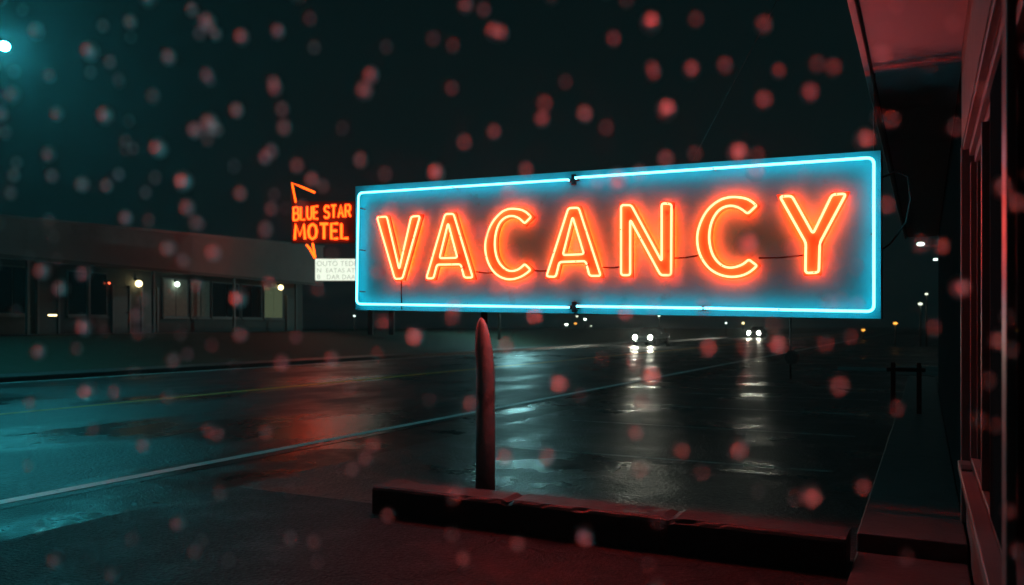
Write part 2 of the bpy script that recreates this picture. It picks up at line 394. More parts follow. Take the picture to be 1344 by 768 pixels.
LET = {
'V': [[(-4.775, 2.562), (-4.659, 2.562), (-4.514, 2.046), (-4.375, 2.544), (-4.275, 2.544), (-4.476, 1.956), (-4.564, 1.954)]],
'A': [[(-4.205, 1.95), (-3.997, 2.544), (-3.905, 2.542), (-3.7, 1.944), (-3.79, 1.946), (-3.828, 2.07), (-4.086, 2.076), (-4.125, 1.948)], [(-4.059, 2.135), (-3.864, 2.132), (-3.964, 2.460)]],
'C': [[(-3.107, 2.464), (-3.156, 2.511), (-3.205, 2.535), (-3.294, 2.551), (-3.353, 2.546), (-3.414, 2.52), (-3.495, 2.446), (-3.546, 2.351), (-3.574, 2.244), (-3.562, 2.127), (-3.515, 2.026), (-3.444, 1.953), (-3.353, 1.918), (-3.274, 1.918), (-3.185, 1.945), (-3.111, 1.996), (-3.171, 2.05), (-3.22, 2.008), (-3.284, 1.989), (-3.347, 1.998), (-3.414, 2.05), (-3.456, 2.123), (-3.474, 2.231), (-3.462, 2.346), (-3.424, 2.433), (-3.363, 2.478), (-3.294, 2.488), (-3.224, 2.461), (-3.171, 2.41)]],
'A2': [[(-2.959, 1.934), (-2.751, 2.518), (-2.655, 2.516), (-2.453, 1.925), (-2.555, 1.928), (-2.591, 2.055), (-2.835, 2.056), (-2.869, 1.928)], [(-2.803, 2.115), (-2.606, 2.115), (-2.711, 2.441)]],
'N': [[(-2.273, 2.512), (-2.273, 1.926), (-2.193, 1.923), (-2.193, 2.387), (-1.933, 1.916), (-1.846, 1.913), (-1.842, 2.492), (-1.924, 2.503), (-1.924, 2.028), (-2.184, 2.506)]],
'C2': [[(-1.171, 2.433), (-1.203, 2.467), (-1.253, 2.498), (-1.362, 2.519), (-1.464, 2.497), (-1.559, 2.421), (-1.615, 2.311), (-1.637, 2.208), (-1.62, 2.085), (-1.559, 1.978), (-1.481, 1.915), (-1.379, 1.883), (-1.278, 1.892), (-1.212, 1.924), (-1.166, 1.968), (-1.228, 2.018), (-1.278, 1.977), (-1.362, 1.954), (-1.438, 1.974), (-1.504, 2.049), (-1.533, 2.142), (-1.538, 2.237), (-1.516, 2.34), (-1.461, 2.423), (-1.379, 2.452), (-1.303, 2.43), (-1.236, 2.374)]],
'Y': [[(-0.996, 2.492), (-0.908, 2.49), (-0.756, 2.194), (-0.622, 2.479), (-0.525, 2.479), (-0.708, 2.123), (-0.715, 1.902), (-0.81, 1.9), (-0.807, 2.128)]],
}
def smooth_c(lp):
    """round the arcs of a C: one Chaikin pass on the gentle corners"""
    out = []; N = len(lp)
    for i in range(N):
        p0, p, p1 = Vector(lp[i-1]), Vector(lp[i]), Vector(lp[(i+1) % N])
        if (p-p0).angle(p1-p) > 0.75: out.append(tuple(p))
        else: out += [tuple(p.lerp(p0, 0.25)), tuple(p.lerp(p1, 0.25))]
    return out
YT = 6.483
names = {'V': 'letter_v', 'A': 'letter_a', 'C': 'letter_c', 'A2': 'letter_a', 'N': 'letter_n', 'C2': 'letter_c', 'Y': 'letter_y'}
for key, loops in LET.items():
    if key in ('C', 'C2'): loops = [smooth_c(smooth_c(loops[0]))]
    outs = [fillet(offset(loops[0], 0.018), 0.008, 2)] + [fillet(offset(l, -0.019), 0.006, 2) for l in loops[1:]]
    lt = to_sign(plate(names[key], outs, YT+0.022, 0.020, M['letter'], M['letter_side'], sign))
    for li, lp in enumerate(loops):
        path = fillet(lp, 0.024, 4)
        # the tube breaks where its two electrodes turn into the letter
        k0 = (len(path)*(3 if key in ('C', 'C2') else 5))//8
        path = path[k0:] + path[:k0]
        a, b = Vector(path[-1]), Vector(path[0])
        pts = [(b.x, YT+0.018, b.y)] + [(x, YT, z) for x, z in path]
        e = a.lerp(b, 1 - min(0.9, 0.022/max(0.03, (a-b).length))) if (a-b).length > 0.03 else a
        if (a-b).length > 0.03: pts.append((e.x, YT, e.y))
        pts.append((e.x, YT+0.018, e.y))
        to_sign(tube('neon_tube', M['tube_red'], pts, 0.0092, 8, lt))
        back = [(x, 6.517, z) for x, z in fillet(offset(loops[0], -0.020) if li == 0 else offset(lp, 0.018), 0.015, 3)]
        to_sign(tube('added_halo_tube', M['added_halo'], back, 0.005, 6, lt, closed=True))  # unseen tube added behind the letter to throw a halo on the panel
        for q in (b, e):
            to_sign(tube('electrode', M['black_metal'], [(q.x, YT+0.008, q.y), (q.x, YT+0.021, q.y)], 0.012, 8, lt))
    # glass standoffs that hold the tube
    lp = loops[0]
    for k in (0, len(lp)//3, (2*len(lp))//3):
        p, q = Vector(lp[k]), Vector(lp[(k+1) % len(lp)]); c = p.lerp(q, 0.35)
        to_sign(tube('tube_support', M['black_metal'], [(c.x, YT-0.010, c.y), (c.x, YT+0.021, c.y)], 0.0055, 6, lt))

# turquoise border tubes
YB = 6.475
def border(pts, fil=None):
    P = [Vector(p) for p in pts]; out = []
    for i, p in enumerate(P):
        if 0 < i < len(P)-1:
            a = p + (P[i-1]-p).normalized()*0.05; b = p + (P[i+1]-p).normalized()*0.05
            for j in range(6):
                t = j/5; out.append(a*(1-t)**2 + p*2*t*(1-t) + b*t*t)
        else: out.append(p)
    w = [(p.x, YB, p.y) for p in out]
    w = [(w[0][0], YB+0.055, w[0][2])] + w + [(w[-1][0], YB+0.055, w[-1][2])]
    to_sign(tube('border_tube', M['tube_teal'], w, 0.0102, 10, sign))
    for q in (out[0], out[-1]):
        to_sign(tube('end_cap', M['black_metal'], [(q.x, YB+0.035, q.y), (q.x, YB+0.072, q.y)], 0.017, 8, sign))
border([(-2.7559, 2.763), (-4.9918, 2.8134), (-5.0152, 1.7186), (-2.7559, 1.6612)])
border([(-2.6849, 2.7736), (-0.3365, 2.7268), (-0.3365, 1.6055), (-1.575, 1.6425)])
border([(-1.602, 1.6433), (-2.6708, 1.6701)])
# high-tension cables and tube clips on the face
for a, b in (((-3.69, 2.0), (-3.50, 1.985)), ((-3.12, 1.995), (-2.94, 1.99)), ((-2.45, 2.0), (-2.28, 2.0)), ((-1.84, 2.055), (-1.63, 2.07)), ((-4.52, 1.95), (-4.515, 1.66)), ((-1.16, 2.03), (-0.82, 2.04))):
    to_sign(tube('cable', M['cable'], [(a[0], 6.53, a[1]), ((a[0]+b[0])/2, 6.525, (a[1]+b[1])/2-0.008), (b[0], 6.53, b[1])], 0.006, 6, sign))
for x, z in ((-4.965, 2.25), (-4.965, 2.66), (-4.965, 1.84), (-0.352, 2.17), (-3.9, 2.784), (-1.5, 2.746), (-3.9, 1.69), (-1.0, 1.625)):
    to_sign(tube('tube_clip', M['steel'], [(x, 6.461, z), (x, 6.549, z)], 0.006, 6, sign))
for x, z in ((-2.72, 2.77), (-2.715, 1.665)):
    to_sign(box('junction_block', M['black_metal'], x-0.02, x+0.02, 6.52, 6.549, z-0.045, z+0.045, sign, bevel=0.004))

# post under the sign
bm = bmesh.new()
add_lathe(bm, [(0.088, -0.02), (0.086, 0.6), (0.083, 1.1), (0.078, 1.30), (0.066, 1.42), (0.046, 1.51), (0.022, 1.56), (0.006, 1.575)], -3.494, 6.35, 20)
for v in bm.verts:
    if v.co.z > 1.1: v.co.x -= (v.co.z-1.1)*0.09
tag(finish(bm, 'wooden_post', M['post'], smooth=True), 'thick weathered round post with a pointed top below the VACANCY sign', 'post')
sp = empty('steel_sign_support', (-3.70, 6.70, 0)); tag(sp, 'dark steel support tube carrying the VACANCY sign, right behind the pointed post', 'support')
tube('pole', M['black_metal'], [(0, 0, 0.0), (0, 0, 1.645)], 0.032, 12, sp); 
box('base_plate', M['black_metal'], -0.06, 0.06, -0.06, 0.06, 0.0, 0.015, sp)
# hanger rod to the eave and the stay wire above the sign
o = tube('hanger_rod', M['steel'], [(-0.345, 6.70, 2.775), (-0.345, 6.70, 3.40)], 0.008, 6); tag(o, 'thin steel rod hanging the right end of the VACANCY sign from the eave', 'rod')
o = tube('stay_wire', M['steel'], [(-1.756, 6.68, 2.805), (-1.12, 6.68, 3.94), (-0.22, 6.68, 5.62)], 0.0035, 5); tag(o, 'thin stay wire slanting up from the top of the VACANCY sign', 'wire')
ms = empty('roof_mast', (-0.2, 6.68, 3.76)); tag(ms, 'slim steel mast on the office roof edge holding the stay wire', 'mast')
tube('pole', M['steel'], [(0, 0, 0), (0, 0, 1.95)], 0.025, 8, ms); box('base_plate', M['steel'], -0.08, 0.08, -0.08, 0.08, 0, 0.012, ms)
o = tube('power_cable', M['steel'], [(-0.30, 6.75, 2.62), (-0.20, 6.76, 2.66), (-0.12, 6.77, 2.62), (-0.10, 6.78, 2.45), (-0.13, 6.78, 2.28), (-0.24, 6.78, 2.12), (-0.296, 6.77, 2.08)], 0.008, 6)
tag(o, 'slack power cable looping out beside the right end of the VACANCY sign', 'cable')

# ------------------------------------------------------------------ the office on the right
of = empty('motel_office', (0.22, 3.0, 0)); tag(of, 'motel office building with pale soffit and long window ledge at the right', 'building')
oi = Matrix.Translation((-0.22, -3.0, 0))
def ob(name, mat, *a, bevel=0.0, parent=None):
    o = box(name, mat, *a, parent=None, bevel=bevel); o.data.transform(oi); o.parent = parent or of; return o
ob('wall', M['wallpaint'], 0.245, 0.40, -6, 6.40, 0.03, 0.52, bevel=0.004)                 # dado under the window
ob('wall', M['wall_shaded'], 0.232, 0.40, 6.42, 19.0, 0.03, 3.40)                              # blind wall past the window
ob('wall', M['wallpaint'], 0.22, 0.40, -6, 6.40, 2.73, 3.398)                               # wall above the window
ob('wall', M['wallpaint'], 0.42, 6.0, -6, 18.99, 0.03, 3.39)                                 # body of the building
ob('pilaster', M['trim'], 0.215, 0.40, 6.34, 6.43, 0.16, 2.725, bevel=0.006)
si = ob('sill', M['trim'], 0.195, 0.27, 0.5, 6.335, 0.52, 0.585, bevel=0.006)
ob('sill_step', M['trim'], 0.272, 0.345, 0.5, 6.33, 0.53, 0.612, bevel=0.005, parent=si)
ob('sill_cap', M['steel'], 0.20, 0.262, 5.86, 6.05, 0.586, 0.598, bevel=0.003, parent=si)
he = ob('window_head', M['trim'], 0.225, 0.262, 0.5, 6.335, 2.70, 2.728, bevel=0.004)
ob('head_moulding', M['trim'], 0.264, 0.292, 0.5, 6.33, 2.655, 2.715, bevel=0.004, parent=he)
ob('head_moulding', M['trim'], 0.294, 0.335, 0.5, 6.325, 2.60, 2.705, bevel=0.004, parent=he)
for y in (6.26, 5.05):
    fr = ob('window_frame', M['trim'], 0.268, 0.33, y, y+0.06, 0.614, 2.60, bevel=0.004)
    ob('frame_bead', M['trim'], 0.305, 0.325, y-0.035, y-0.004, 0.615, 2.598, bevel=0.003, parent=fr)
ob('blind', M['blind'], 0.362, 0.372, 4.45, 6.25, 0.62, 2.62)
ob('window_pane', M['pane'], 0.338, 0.344, 0.5, 6.25, 0.614, 2.60)
ob('window_sash', M['darkpanel'], 0.268, 0.300, 3.66, 4.42, 0.606, 2.598, bevel=0.005)
ob('window_jamb', M['trim'], 0.232, 0.262, 3.08, 3.24, 0.60, 2.70, bevel=0.006)
ob('black_panel', M['black_metal'], 0.30, 0.335, -2.0, 3.05, 0.62, 2.59, bevel=0.004)  # plain black panel over the near stretch of the window
rf = ob('roof', M['roof'], -0.36, 6.1, -6.5, 19.5, 3.43, 3.75)
ob('soffit', M['soffit'], -0.345, 0.42, -6.4, 19.45, 3.40, 3.425, parent=rf)
ob('fascia', M['soffit'], -0.405, -0.365, -6.5, 19.5, 3.375, 3.74, bevel=0.005, parent=rf)
ob('joint_strip', M['trim'], -0.345, 0.22, 4.06, 4.085, 3.396, 3.401, parent=rf)

# ------------------------------------------------------------------ motel across the road
mt = empty('roadside_motel', (A.x, A.y, 1.1), math.atan2(Dv.y, Dv.x)); tag(mt, 'long low motel with pale parapet and dim doors on the bank across the road', 'building')
# local frame: +x along the front, -y towards the road, z from the terrace
def mb(name, mat, *a, bevel=0.0, parent=None):
    return box(name, mat, *a, parent=parent or mt, bevel=bevel)
mb('terrace', M['concrete'], -18, 24.2, -0.6, 8, -0.25, 0.05, bevel=0.02)
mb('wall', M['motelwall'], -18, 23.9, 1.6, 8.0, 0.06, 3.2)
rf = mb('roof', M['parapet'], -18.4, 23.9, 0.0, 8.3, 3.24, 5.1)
for v in rf.data.vertices:
    if v.co.z > 4: v.co.z = 4.68 + 0.043*v.co.x
cp = mb('coping', M['moteltrim'], -18.5, 24.0, -0.06, 0.3, 5.102, 5.2, parent=rf)
for v in cp.data.vertices: v.co.z += 4.684 + 0.043*v.co.x - 5.102
mb('soffit_board', M['motelwall'], -18.4, 23.9, -0.03, 0.22, 3.08, 3.237, parent=rf)
for s in (-12.0, -5.0, 1.3, 4.4, 8.35, 14.6, 20.8):
    mb('post', M['moteltrim'], s-0.06, s+0.06, 0.05, 0.17, 0.05, 3.08)
def mwin(s0, s1, mat):
    w = mb('window', M['moteltrim'], s0, s1, 1.53, 1.598, 0.86, 2.95)
    mb('sill', M['moteltrim'], s0-0.05, s1+0.05, 1.42, 1.6, 0.78, 0.855, parent=w)
    mid = (s0+s1)/2
    for a, b in ((s0+0.07, mid-0.03), (mid+0.03, s1-0.07)):
        mb('pane', mat, a, b, 1.50, 1.528, 0.94, 2.87, parent=w)
for s0, s1, mm in ((-9.2,-6.8,'pane'), (-3.0,-0.6,'pane'), (1.0,2.6,'pane'), (4.6,6.9,'pane'), (10.6,12.5,'curtain'), (12.75,14.3,'curtain'), (14.5,17.0,'pane'), (17.2,19.2,'pane'), (19.45,21.45,'lit_curtain')):
    mwin(s0, s1, M[mm])
for s0 in (-4.4, 0.0, 3.1, 7.3, 9.2, 22.0):
    d = mb('door', M['moteldoor'], s0, s0+0.95, 1.52, 1.598, 0.06, 2.25)
    ball('handle', M['chrome'], (s0+0.82, 1.48, 1.05), 0.045, d, sub=2)
    mb('door_frame', M['moteltrim'], s0-0.12, s0-0.005, 1.47, 1.598, 0.06, 2.4, parent=d)
    mb('door_frame', M['moteltrim'], s0+0.955, s0+1.07, 1.47, 1.598, 0.06, 2.4, parent=d)
def wlamp(s, z, mat, r=0.14):
    l = mb('wall_lamp', M['black_metal'], s-0.08, s+0.08, 1.40, 1.6, z+r, z+r+0.1)
    ball('globe', mat, (s, 1.36, z), r, l, sub=2)
wlamp(8.75, 2.52, M['lamp_warm'], 0.17); wlamp(11.5, 2.62, M['lamp_cool'], 0.13); wlamp(21.0, 2.88, M['lamp_warm'], 0.17)
wlamp(6.85, 2.45, M['lamp_red'], 0.05)
mb('bollard_light', M['lamp_warm'], 2.0, 2.35, -0.3, -0.2, 0.82, 0.88)

# ------------------------------------------------------------------ BLUE STAR MOTEL sign
bx, by = -30.4, 36.15
bs = empty('motel_sign', (bx, by, 1.0), R(27)); tag(bs, 'tall motel sign with orange neon BLUE STAR MOTEL above a lit white letter board', 'motel sign')
# local frame: +x to the picture's right, -y towards the viewer; pixel pitch at this distance is about 0.043 m
PX = 46/1068
def sx(px): return (px - 423)*PX
def sz(py): return 1.5 + (428 - py)*PX - 1.0
box('face_panel', M['motel_sign_face'], sx(382), sx(520), 0.02, 0.45, sz(319), sz(264), bs, bevel=0.03)
STROKES = {
 'B': [[(0,0),(0,1),(.5,1),(.66,.88),(.66,.66),(.5,.53),(0,.53)],[(.5,.53),(.72,.40),(.72,.14),(.54,0),(0,0)]],
 'L': [[(0,1),(0,0),(.6,0)]],
 'U': [[(0,1),(0,.22),(.16,.02),(.48,.02),(.64,.22),(.64,1)]],
 'E': [[(.6,1),(0,1),(0,0),(.6,0)],[(0,.52),(.5,.52)]],
 'S': [[(.66,.82),(.52,.98),(.18,.98),(.03,.82),(.03,.66),(.18,.54),(.5,.46),(.66,.34),(.66,.16),(.5,.02),(.16,.02),(0,.17)]],
 'T': [[(0,1),(.7,1)],[(.35,1),(.35,0)]],
 'A': [[(0,0),(.36,1),(.72,0)],[(.13,.33),(.59,.33)]],
 'R': [[(0,0),(0,1),(.48,1),(.66,.87),(.66,.62),(.5,.48),(0,.48)],[(.36,.48),(.70,0)]],
 'M': [[(0,0),(.1,1),(.46,.25),(.82,1),(.92,0)]],
 'O': [[(.36,1),(.1,.86),(0,.5),(.1,.14),(.36,0),(.64,.14),(.74,.5),(.64,.86),(.36,1)]],
}
def neon_word(word, x0, x1, ztop0, ztop1, hgt0, hgt1, r):
    wid = {'L':.6,'U':.64,'E':.6,'S':.66,'T':.7,'A':.72,'R':.7,'B':.72,'M':.92,'O':.74,' ':.30}
    gap = 0.30
    total = sum(wid[c]+gap for c in word)-gap
    k = (x1-x0)/total; x = x0
    for c in word:
        if c != ' ':
            bm = bmesh.new()
            for st in STROKES[c]:
                pts = []
                for (u, v) in st:
                    X = x + u*k; t = (X-x0)/(x1-x0)
                    top = ztop0+(ztop1-ztop0)*t; h = hgt0+(hgt1-hgt0)*t
                    pts.append((X, -0.08, top - h*(1-v)))
                add_tube(bm, pts, r, 8)
            finish(bm, 'neon_letter', M['motel_tube'], bs, smooth=True)
        x += (wid[c]+gap)*k
neon_word('BLUE STAR', sx(385.5), sx(460), sz(272.5), sz(269), 17*PX, 15.5*PX, 0.052)
neon_word('MOTEL', sx(387), sx(457), sz(295), sz(293.5), 19.5*PX, 19.5*PX, 0.072)
tube('neon_arrow', M['motel_arrow'], [(sx(388.5), -0.08, sz(266)), (sx(383.5), -0.08, sz(240.5)), (sx(398), -0.08, sz(246.5)), (sx(413.5), -0.08, sz(253))], 0.05, 8, bs)
tube('neon_arrow', M['motel_arrow'], [(sx(402.5), -0.08, sz(321.5)), (sx(407), -0.08, sz(327)), (sx(413.5), -0.08, sz(339))], 0.06, 8, bs)
tube('neon_arrow', M['motel_arrow'], [(sx(410.5), -0.08, sz(319.5)), (sx(412), -0.08, sz(328)), (sx(413.8), -0.08, sz(338))], 0.06, 8, bs)
box('neon_fin', M['motel_sign_face'], sx(381.5), sx(386), 0.03, 0.2, sz(264), sz(241), bs)
lb = box('letter_board', M['board'], sx(413), sx(500), 0.0, 0.3, sz(368.5), sz(339.5), bs, bevel=0.06)
box('board_frame', M['steel'], sx(412), sx(501), 0.04, 0.36, sz(369.5), sz(338.5), lb, bevel=0.05)
for txt, x, z, s in (('OUTO TEDE3Y', 415.2, 349.2, 0.40), ('N  EATAS AT', 415.4, 357.8, 0.36), ('B   DAR DAA', 415.8, 366.4, 0.36)):
    t = text_mesh('board_text', txt, s, M['board_text'], lb, depth=0.004, align='LEFT', space=1.05)
    t.location = (sx(x), -0.012, sz(z))
box('rail', M['moteltrim'], sx(425), sx(520), 0.1, 0.16, sz(320.6), sz(320.0), bs)
for px in (484, 512):
    box('pole', M['black_metal'], sx(px)-0.14, sx(px)+0.14, 0.36, 0.64, 0.0, sz(262), bs)

# ------------------------------------------------------------------ street lamps and far lights
def street_lamp(name, head, pole_dx, pole_dy, r, mat, label, cat, group=None, base=0.0, flat=0.55, tilt=0.0, pr=0.08):
    hx, hy, hz = head
    e = empty(name, (hx+pole_dx, hy+pole_dy, base)); tag(e, label, cat, group)
    H = hz - base; ln = math.hypot(pole_dx, pole_dy)
    if ln > 0.3:
        tube('pole', M['steel'], [(0,0,0), (0,0,H*0.6), (0,0,H*0.92)], [pr*1.25, pr, pr*0.8], 10, e)
        tube('arm', M['steel'], [(0,0,H*0.90), (-pole_dx*0.3,-pole_dy*0.3,H+0.18+tilt*0.5), (-pole_dx*0.9,-pole_dy*0.9,H+0.16+r*flat)], pr*0.5, 8, e)
    else:
        tube('pole', M['steel'], [(0,0,0), (0,0,H-r*flat)], pr, 10, e)
    ball('lamp_head', M['black_metal'], (-pole_dx, -pole_dy, H+r*flat+0.06), r*1.25, e, sz=(1,1,0.35), sub=2)
    ball('lamp_globe', mat, (-pole_dx, -pole_dy, H), r, e, sz=(1,1,flat), sub=3)
    return e
fl = empty('flood_lamp', (-28.2, 15.9, 1.0)); tag(fl, 'bright teal flood lamp on a tall pole in front of the motel', 'flood lamp')
tube('pole', M['steel'], [(0,0,0), (0,0,5), (0,0,9.0)], [0.13, 0.10, 0.08], 10, fl)
tube('arm', M['steel'], [(0,0,8.7), (1.2,-0.3,9.2), (2.85,-0.65,9.25)], 0.05, 8, fl)
aim = (Vector((-13, 8, 0)) - Vector((-25.2, 15.2, 10.08))).normalized()
rot = Vector((0, 0, 1)).rotation_difference(aim).to_matrix().to_4x4()
hm = Matrix.Translation((3.0, -0.7, 9.08)) @ rot
bm = bmesh.new(); bmesh.ops.create_cone(bm, cap_ends=True, segments=24, radius1=0.10, radius2=0.19, depth=0.34, matrix=hm @ Matrix.Translation((0,0,-0.18)))
hd = finish(bm, 'lamp_head', M['black_metal'], fl, bevel=0.01)
bm = bmesh.new(); bmesh.ops.create_cone(bm, cap_ends=True, segments=24, radius1=0.135, radius2=0.12, depth=0.03, matrix=hm @ Matrix.Translation((0,0,0.012)))
finish(bm, 'lamp_lens', M['lamp_teal'], hd)
street_lamp('street_lamp', (-24.56, 49.21, 5.45), -1.6, 0.3, 0.24, M['lamp_far'], 'teal street lamp standing far up the road behind the VACANCY sign', 'street lamp', base=0.2, pr=0.09)
street_lamp('lot_lamp', (0.38, 33.85, 6.7), 1.4, 0.3, 0.14, M['lamp_white'], 'cold white lot lamp just under the office eave line', 'lot lamp', flat=0.6)
tw = empty('twin_lot_lamp', (0.9, 50.6, 0)); tag(tw, 'far twin lot lamp with two flat arms beyond the office corner', 'lot lamp')
tube('pole', M['steel'], [(0,0,0),(0,0,6.2)], 0.10, 8, tw)
for x, z in ((-1.15, 6.05), (-0.42, 5.17)):
    a = box('arm', M['moteltrim'], x+0.1, 0, -0.05, 0.05, z-0.16 if x < -1 else z-0.02, z-0.08 if x < -1 else z+0.06, tw)
    ball('lamp_globe', M['lamp_white'], (x, -0.05, z), 0.17 if x < -1 else 0.10, a, sz=(1.2,1,0.6), sub=2)
street_lamp('post_lamp', (0.05, 67.3, 3.86), 0, 0, 0.11, M['lamp_pale'], 'taller of two pale post lamps far beyond the office corner', 'post lamp', pr=0.06)
street_lamp('post_lamp', (-0.35, 67.1, 3.13), 0, 0, 0.15, M['lamp_pale'], 'shorter of two pale post lamps far beyond the office corner', 'post lamp', pr=0.06)
street_lamp('post_lamp', (-2.0, 66.3, 1.70), 0, 0, 0.15, M['lamp_amber'], 'low amber post lamp beyond the lot under the right end of the VACANCY sign', 'post lamp', pr=0.06)
street_lamp('post_lamp', (-15.6+9.4, 98.6, 1.05), 0, 0, 0.2, M['lamp_amber'], 'low amber road lamp just right of the farther car', 'post lamp', pr=0.07)
for (x, y, z), r, mm, lab in (
    ((-57.3,139.1,3.3), 0.30, 'lamp_pale', 'small pale lamp, highest of the far lights left of the nearer car'),
    ((-43.3,101.4,1.7), 0.30, 'lamp_cool', 'large cool far lamp at the left end of the lights beside the nearer car'),
    ((-49.9,120.5,1.9), 0.30, 'lamp_amber', 'amber far lamp among the lights left of the nearer car'),
    ((-44.8,111.9,2.5), 0.28, 'lamp_cool', 'cool far lamp nearest the nearer car'),
    ((-33.0,84.2,1.5), 0.12, 'lamp_pale', 'tiny faint lamp, lowest of the lights left of the nearer car'),
    ((-26.3,87.6,2.7), 0.22, 'lamp_cool', 'cool lamp directly above the nearer car'),
    ((-22.0,112.2,1.9), 0.22, 'lamp_warm', 'small warm lamp just left of the farther car'),
    ((-23.6,109.0,1.9), 0.20, 'lamp_white', 'small bluish white lamp left of the farther car'),
    ((-40.5,52.0,2.3), 0.12, 'lamp_white', 'small bluish lamp below the white letter board')):
    street_lamp('roadside_lamp', (x, y, z), 0, 0, r*0.75, M[mm], lab, 'lamp', 'small lamps far along the road', base=-0.05 if x > -40.6+0.2 or y > 60 else 1.0, pr=0.05)

# ------------------------------------------------------------------ cars with headlights
def make_car():
    e = empty('car', (0,0,0))
    # body: stations along y (front at -2.2), half-width, bottom, shoulder
    bm = bmesh.new(); rings = []
    for y, w, zb, zt in ((-2.25,.72,.36,.60),(-2.1,.84,.24,.74),(-1.4,.90,.22,.86),(-.8,.92,.22,.94),(.9,.92,.22,.97),(1.7,.90,.24,.98),(2.15,.82,.32,.92),(2.25,.74,.42,.80)):
        rings.append([bm.verts.new(v) for v in ((-w,y,zb+.06),(-w*.9,y,zb),(w*.9,y,zb),(w,y,zb+.06),(w*1.0,y,(zb+zt)/2+.05),(w*.93,y,zt-.05),(w*.8,y,zt),(-w*.8,y,zt),(-w*.93,y,zt-.05),(-w*1.0,y,(zb+zt)/2+.05))])
    for a, b in zip(rings, rings[1:]):
        for k in range(10): bm.faces.new((a[k], a[(k+1)%10], b[(k+1)%10], b[k]))
    bm.faces.new(rings[0]); bm.faces.new(rings[-1])
    finish(bm, 'body', M['carpaint'], e, smooth=True)
    bm = bmesh.new(); rings = []
    for y, w, z in ((-.95,.74,.93),(-.25,.62,1.40),(.7,.62,1.43),(1.55,.70,.97)):
        rings.append((y, w, z))
    lo = [bm.verts.new((s*.76, y, .90)) for s, y in ((-1,-1.0),(1,-1.0),(1,1.65),(-1,1.65))]
    hi = [bm.verts.new((s*.60, y, 1.42)) for s, y in ((-1,-.25),(1,-.25),(1,.85),(-1,.85))]
    bm.faces.new(hi)
    for k in range(4): bm.faces.new((lo[k], lo[(k+1)%4], hi[(k+1)%4], hi[k]))
    bm.faces.new(lo)
    finish(bm, 'roof', M['carpaint'], e, bevel=0.05)
    bm = bmesh.new(); bm.faces.new([bm.verts.new(v) for v in ((-.66,-.97,.955),(.66,-.97,.955),(.55,-.36,1.375),(-.55,-.36,1.375))])
    bmesh.ops.solidify(bm, geom=bm.faces[:], thickness=0.012)
    finish(bm, 'windshield', M['carglass'], e)
    for s in (-1, 1):
        for y in (-1.4, 1.35):
            bm = bmesh.new(); bmesh.ops.create_cone(bm, cap_ends=True, segments=18, radius1=.32, radius2=.32, depth=.2, matrix=Matrix.Translation((s*.83, y, .32)) @ Matrix.Rotation(R(90), 4, 'Y'))
            w = finish(bm, 'wheel', M['tyre'], e, bevel=0.03)
            bm = bmesh.new(); bmesh.ops.create_cone(bm, cap_ends=True, segments=14, radius1=.19, radius2=.17, depth=.03, matrix=Matrix.Translation((s*.94, y, .32)) @ Matrix.Rotation(R(90), 4, 'Y'))
            finish(bm, 'rim', M['chrome'], w)
        bm = bmesh.new(); bmesh.ops.create_cone(bm, cap_ends=True, segments=16, radius1=.13, radius2=.12, depth=.05, matrix=Matrix.Translation((s*.60, -2.26, .66)) @ Matrix.Rotation(R(90), 4, 'X'))
        finish(bm, 'headlight', M['headlight'], e)
        box('mirror', M['carpaint'], s*.90, s*1.06, -.85, -.75, .92, 1.05, e, bevel=0.02)
    box('grille', M['black_metal'], -.40, .40, -2.285, -2.24, .50, .68, e)
    box('bumper', M['chrome'], -.78, .78, -2.33, -2.20, .34, .45, e, bevel=0.02)
    return e
car = make_car(); car.location = (-18.75, 60.5, 0.0)
tag(car, 'nearer of two oncoming dark cars with glaring headlights on the wet road', 'car', 'cars coming up the road')
c2 = copy_tree(car); c2.location = (-18.5, 103.0, 0.0)
tag(c2, 'farther of two oncoming dark cars, its headlights small and close together', 'car', 'cars coming up the road')

# ------------------------------------------------------------------ far end of the walkway and lot
def stop(loc, rz, lab):
    bm = bmesh.new(); prof = ((-.09,0),(.09,0),(.06,.12),(-.06,.12))
    a = [bm.verts.new((-.9, y, z)) for y, z in prof]; b = [bm.verts.new((.9, y, z)) for y, z in prof]
    bm.faces.new(a); bm.faces.new(b)
    for i in range(4): bm.faces.new((a[i], b[i], b[(i+1)%4], a[(i+1)%4]))
    o = finish(bm, 'wheel_stop', M['moteltrim'], bevel=0.012); o.location = loc; o.rotation_euler.z = rz
    tag(o, lab, 'wheel stop', 'wheel stops across the lot')
stop((-1.75, 29.6, 0.0), 0, 'pale concrete wheel stop left of the dark posts')
stop((0.0, 31.2, 0.0), 0, 'pale concrete wheel stop seen between the two dark posts, farther one')
stop((0.0, 28.0, 0.0), 0, 'dim concrete wheel stop seen between the two dark posts, nearer one')
rk = empty('barrier_rail', (-0.28, 13.9, 0.16)); tag(rk, 'dark wooden barrier of two posts and a rail at the end of the walkway', 'barrier')
for x in (-0.17, 0.19):
    box('post', M['black_metal'], x-0.035, x+0.035, -0.035, 0.035, 0, 0.78, rk, bevel=0.008)
box('rail', M['black_metal'], -0.26, 0.28, -0.075, -0.052, 0.64, 0.70, rk, bevel=0.006)
sg = empty('sign_pole', (-3.4, 24.0, 0)); tag(sg, 'thin lone pole with a small round plate standing in the dark lot', 'pole')
tube('pole', M['steel'], [(0,0,0),(0,0,2.35)], 0.03, 8, sg)
bm = bmesh.new(); bmesh.ops.create_cone(bm, cap_ends=True, segments=20, radius1=.20, radius2=.20, depth=.015, matrix=Matrix.Translation((0.05,-0.045,.62)) @ Matrix.Rotation(R(90), 4, 'X'))
finish(bm, 'round_plate', M['chrome'], sg)

